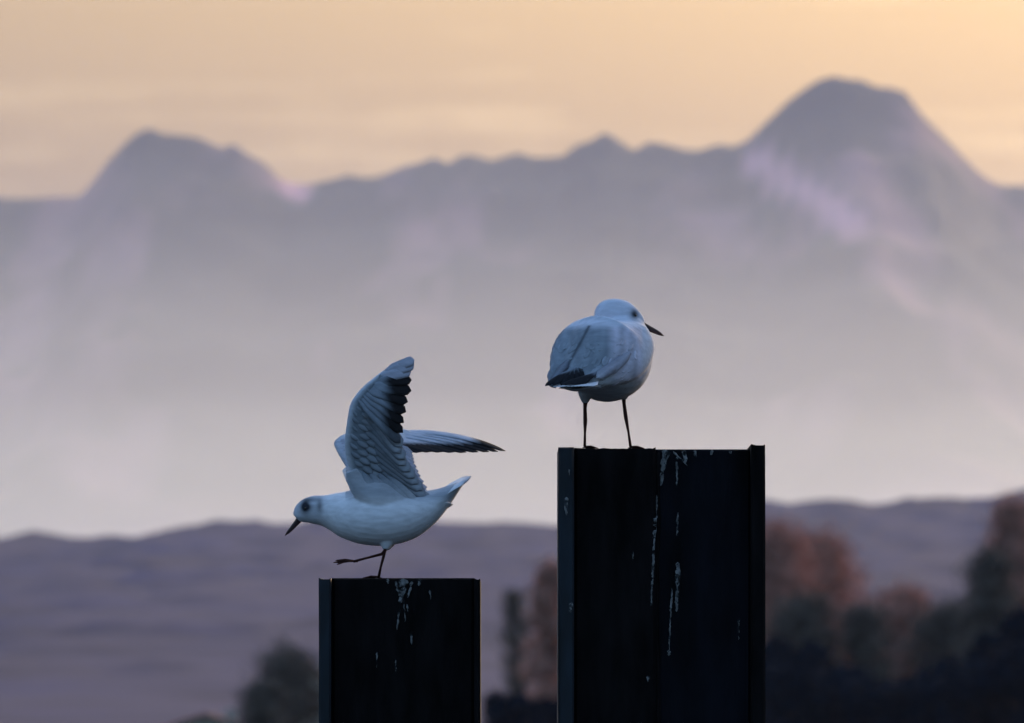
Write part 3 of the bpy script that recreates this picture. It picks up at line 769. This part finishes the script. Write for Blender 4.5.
# folded wings
loft(core, [(q(594, 320, .045), 8*s, 10*s), (q(582, 333, .020), 16*s, 15*s), (q(572, 348, -.005), 20*s, 15*s), (q(564, 363, -.035), 17*s, 11*s), (q(557, 376, -.065), 10*s, 7*s), (q(550, 385, -.085), 4*s, 3*s)], Vector((.55, -.83, 0)).normalized())
loft(core, [(q(640, 328, .015), 8*s, 8*s), (q(640, 344, -.010), 17*s, 12*s), (q(630, 360, -.050), 19*s, 11*s), (q(612, 372, -.085), 14*s, 8*s), (q(594, 380, -.110), 8*s, 5*s), (q(578, 385, -.125), 3*s, 3*s)], Vector((.4, -.92, 0)).normalized())
cv, cf, cn = remesh(core, .0021, 5)
def col2(p, n=None):
    px = p.x * 500 + OX; py = OY - p.z * 500
    mant = (.29, .32, .37)
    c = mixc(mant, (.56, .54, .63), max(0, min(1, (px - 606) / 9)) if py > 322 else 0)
    st_ = mnoise.noise(Vector((px * .16, py * .03, 2))); c = tuple(x * (1 + .28 * st_) for x in c)
    head = max(0, min(1, (329 - py) / 7 + .1))
    c = mixc(c, (.68, .70, .80), head)
    # breast is white at the right edge; belly greyed to put in the shade underneath
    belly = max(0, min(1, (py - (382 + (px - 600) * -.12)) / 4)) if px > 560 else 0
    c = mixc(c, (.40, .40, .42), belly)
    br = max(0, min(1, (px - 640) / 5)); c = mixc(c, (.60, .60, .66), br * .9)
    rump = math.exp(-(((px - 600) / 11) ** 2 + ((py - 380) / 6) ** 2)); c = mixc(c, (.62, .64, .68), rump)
    fold_shade = math.exp(-((px - float(np.interp(py, [320, 340, 360, 388], [592, 582, 571, 556]))) / 1.8) ** 2) if 325 < py < 384 else 0  # dark line paints the shade in the crease beside the left wing
    c = mixc(c, (.08, .09, .11), fold_shade * .85)
    if py > 300 and px > 600:
        e = math.exp(-(((px - 635) / 4.5) ** 2 + ((py - 312) / 5.5) ** 2)); c = mixc(c, (.04, .04, .05), e)
    return c
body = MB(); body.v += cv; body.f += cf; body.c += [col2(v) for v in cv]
def flow2(p):
    if p.z > .24: return Vector((-.9, -.2, -.35))
    return Vector((-.40, -.60, -.70))
def ln2(p): return .007 if p.z > .25 else .018
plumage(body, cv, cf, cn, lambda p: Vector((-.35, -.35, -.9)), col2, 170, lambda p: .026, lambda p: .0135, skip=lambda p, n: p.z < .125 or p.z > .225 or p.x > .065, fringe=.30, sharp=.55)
# tertials and primaries of both folded wings, black-tipped
BN = Vector((-.15, -.75, .62)).normalized()
for i in range(7):
    f = i / 6
    feather(body, q(574 - 6*f, 352 + 8*f, -.045 - .03*f), q(574 - 24*f, 383 + 3*f, -.085 - .03*f), .018, Vector((-.45, -.85, .2)), .003, lambda v, a, sh: mixc((.23, .25, .30), (.10, .11, .14), sh * .7), 8, .7, vane=.25)
for i in range(7):
    f = i / 6
    feather(body, q(630 - 10*f, 352 + 10*f, -.075 - .02*f), q(608 - 12*f, 375 + 4*f, -.115 - .015*f), .020, Vector((.3, -.92, .25)), .003, lambda v, a, sh: mixc(mixc((.42, .42, .50), (.60, .61, .68), max(0, a*3-2)), (.16, .17, .21), sh * .6), 8, .7, vane=.25)
for i in range(6):
    f = i / 5
    feather(body, q(577 - 4*f, 362 + 8*f, -.082 - .005*f), q(584 - 39*f, 386 + 1.5*f, -.128 - .015*f), .013, BN, .003, lambda v, a, sh: mixc((.26, .29, .34), DARK, min(1, max(0, a * 5 - .9 - .5 * sh))), 10, .7, vane=.2)
    feather(body, q(596 - 8*f, 373 + 4*f, -.118), q(582 - 20*f, 386 + .8*f, -.150 - .01*f), .012, BN, .002, lambda v, a, sh: mixc((.2, .21, .25), DARK, min(1, a * 5 - .6)), 10, .7, vane=.2)
for i in range(12):
    f = i / 11 * 2 - 1; c_ = q(586, 381, -.085) + SD * f * .02; e_ = q(573, 388.5, -.165) + SD * f * .045
    feather(body, c_, e_, .017, Vector((-.1, -.25, .95)), .001, lambda v, a, sh: (.66, .66, .69), 8, .85, vane=.06)
for i in range(9):
    f = i / 8 * 2 - 1; c_ = q(592, 384, -.06) + SD * f * .03; e_ = q(574, 391 - 2*abs(f), -.12) + SD * f * .034
    feather(body, c_, e_, .016, Vector((0, -.35, -.9)), .003, lambda v, a, sh: (.6, .6, .63), 8, .7)
def _l2():
    body.tube([q(586, 394, -.005), q(585.3, 407, -.005), q(585.5, 420, -.004), q(585.2, 432, 0), q(585, 445.2, .004)], [.0062, .0036, .0042, .0024, .0030], 9)
    foot(body, q(585, 446.2, .004), Vector((.50, .86, 0)).normalized(), ln=.034)
    body.tube([q(624, 389, .02), q(624.6, 402, .02), q(626.2, 415, .018), q(629, 431, .014), q(631, 445.2, .012)], [.0062, .0036, .0042, .0024, .0030], 9)
    foot(body, q(631, 446.2, .012), Vector((.55, .83, 0)).normalized(), ln=.034)
legs(_l2)
body.build('body', M['feather'], g2, cols=True)
beak_part(g2, q(641, 322, .042), q(665, 332, .042), .003, 3.9*s, Yv)
eye_part(g2, q(635.5, 313.2, .0235), .0036, FRONT); eye_part(g2, q(635.5, 313.2, .0625), .0036, FRONT)
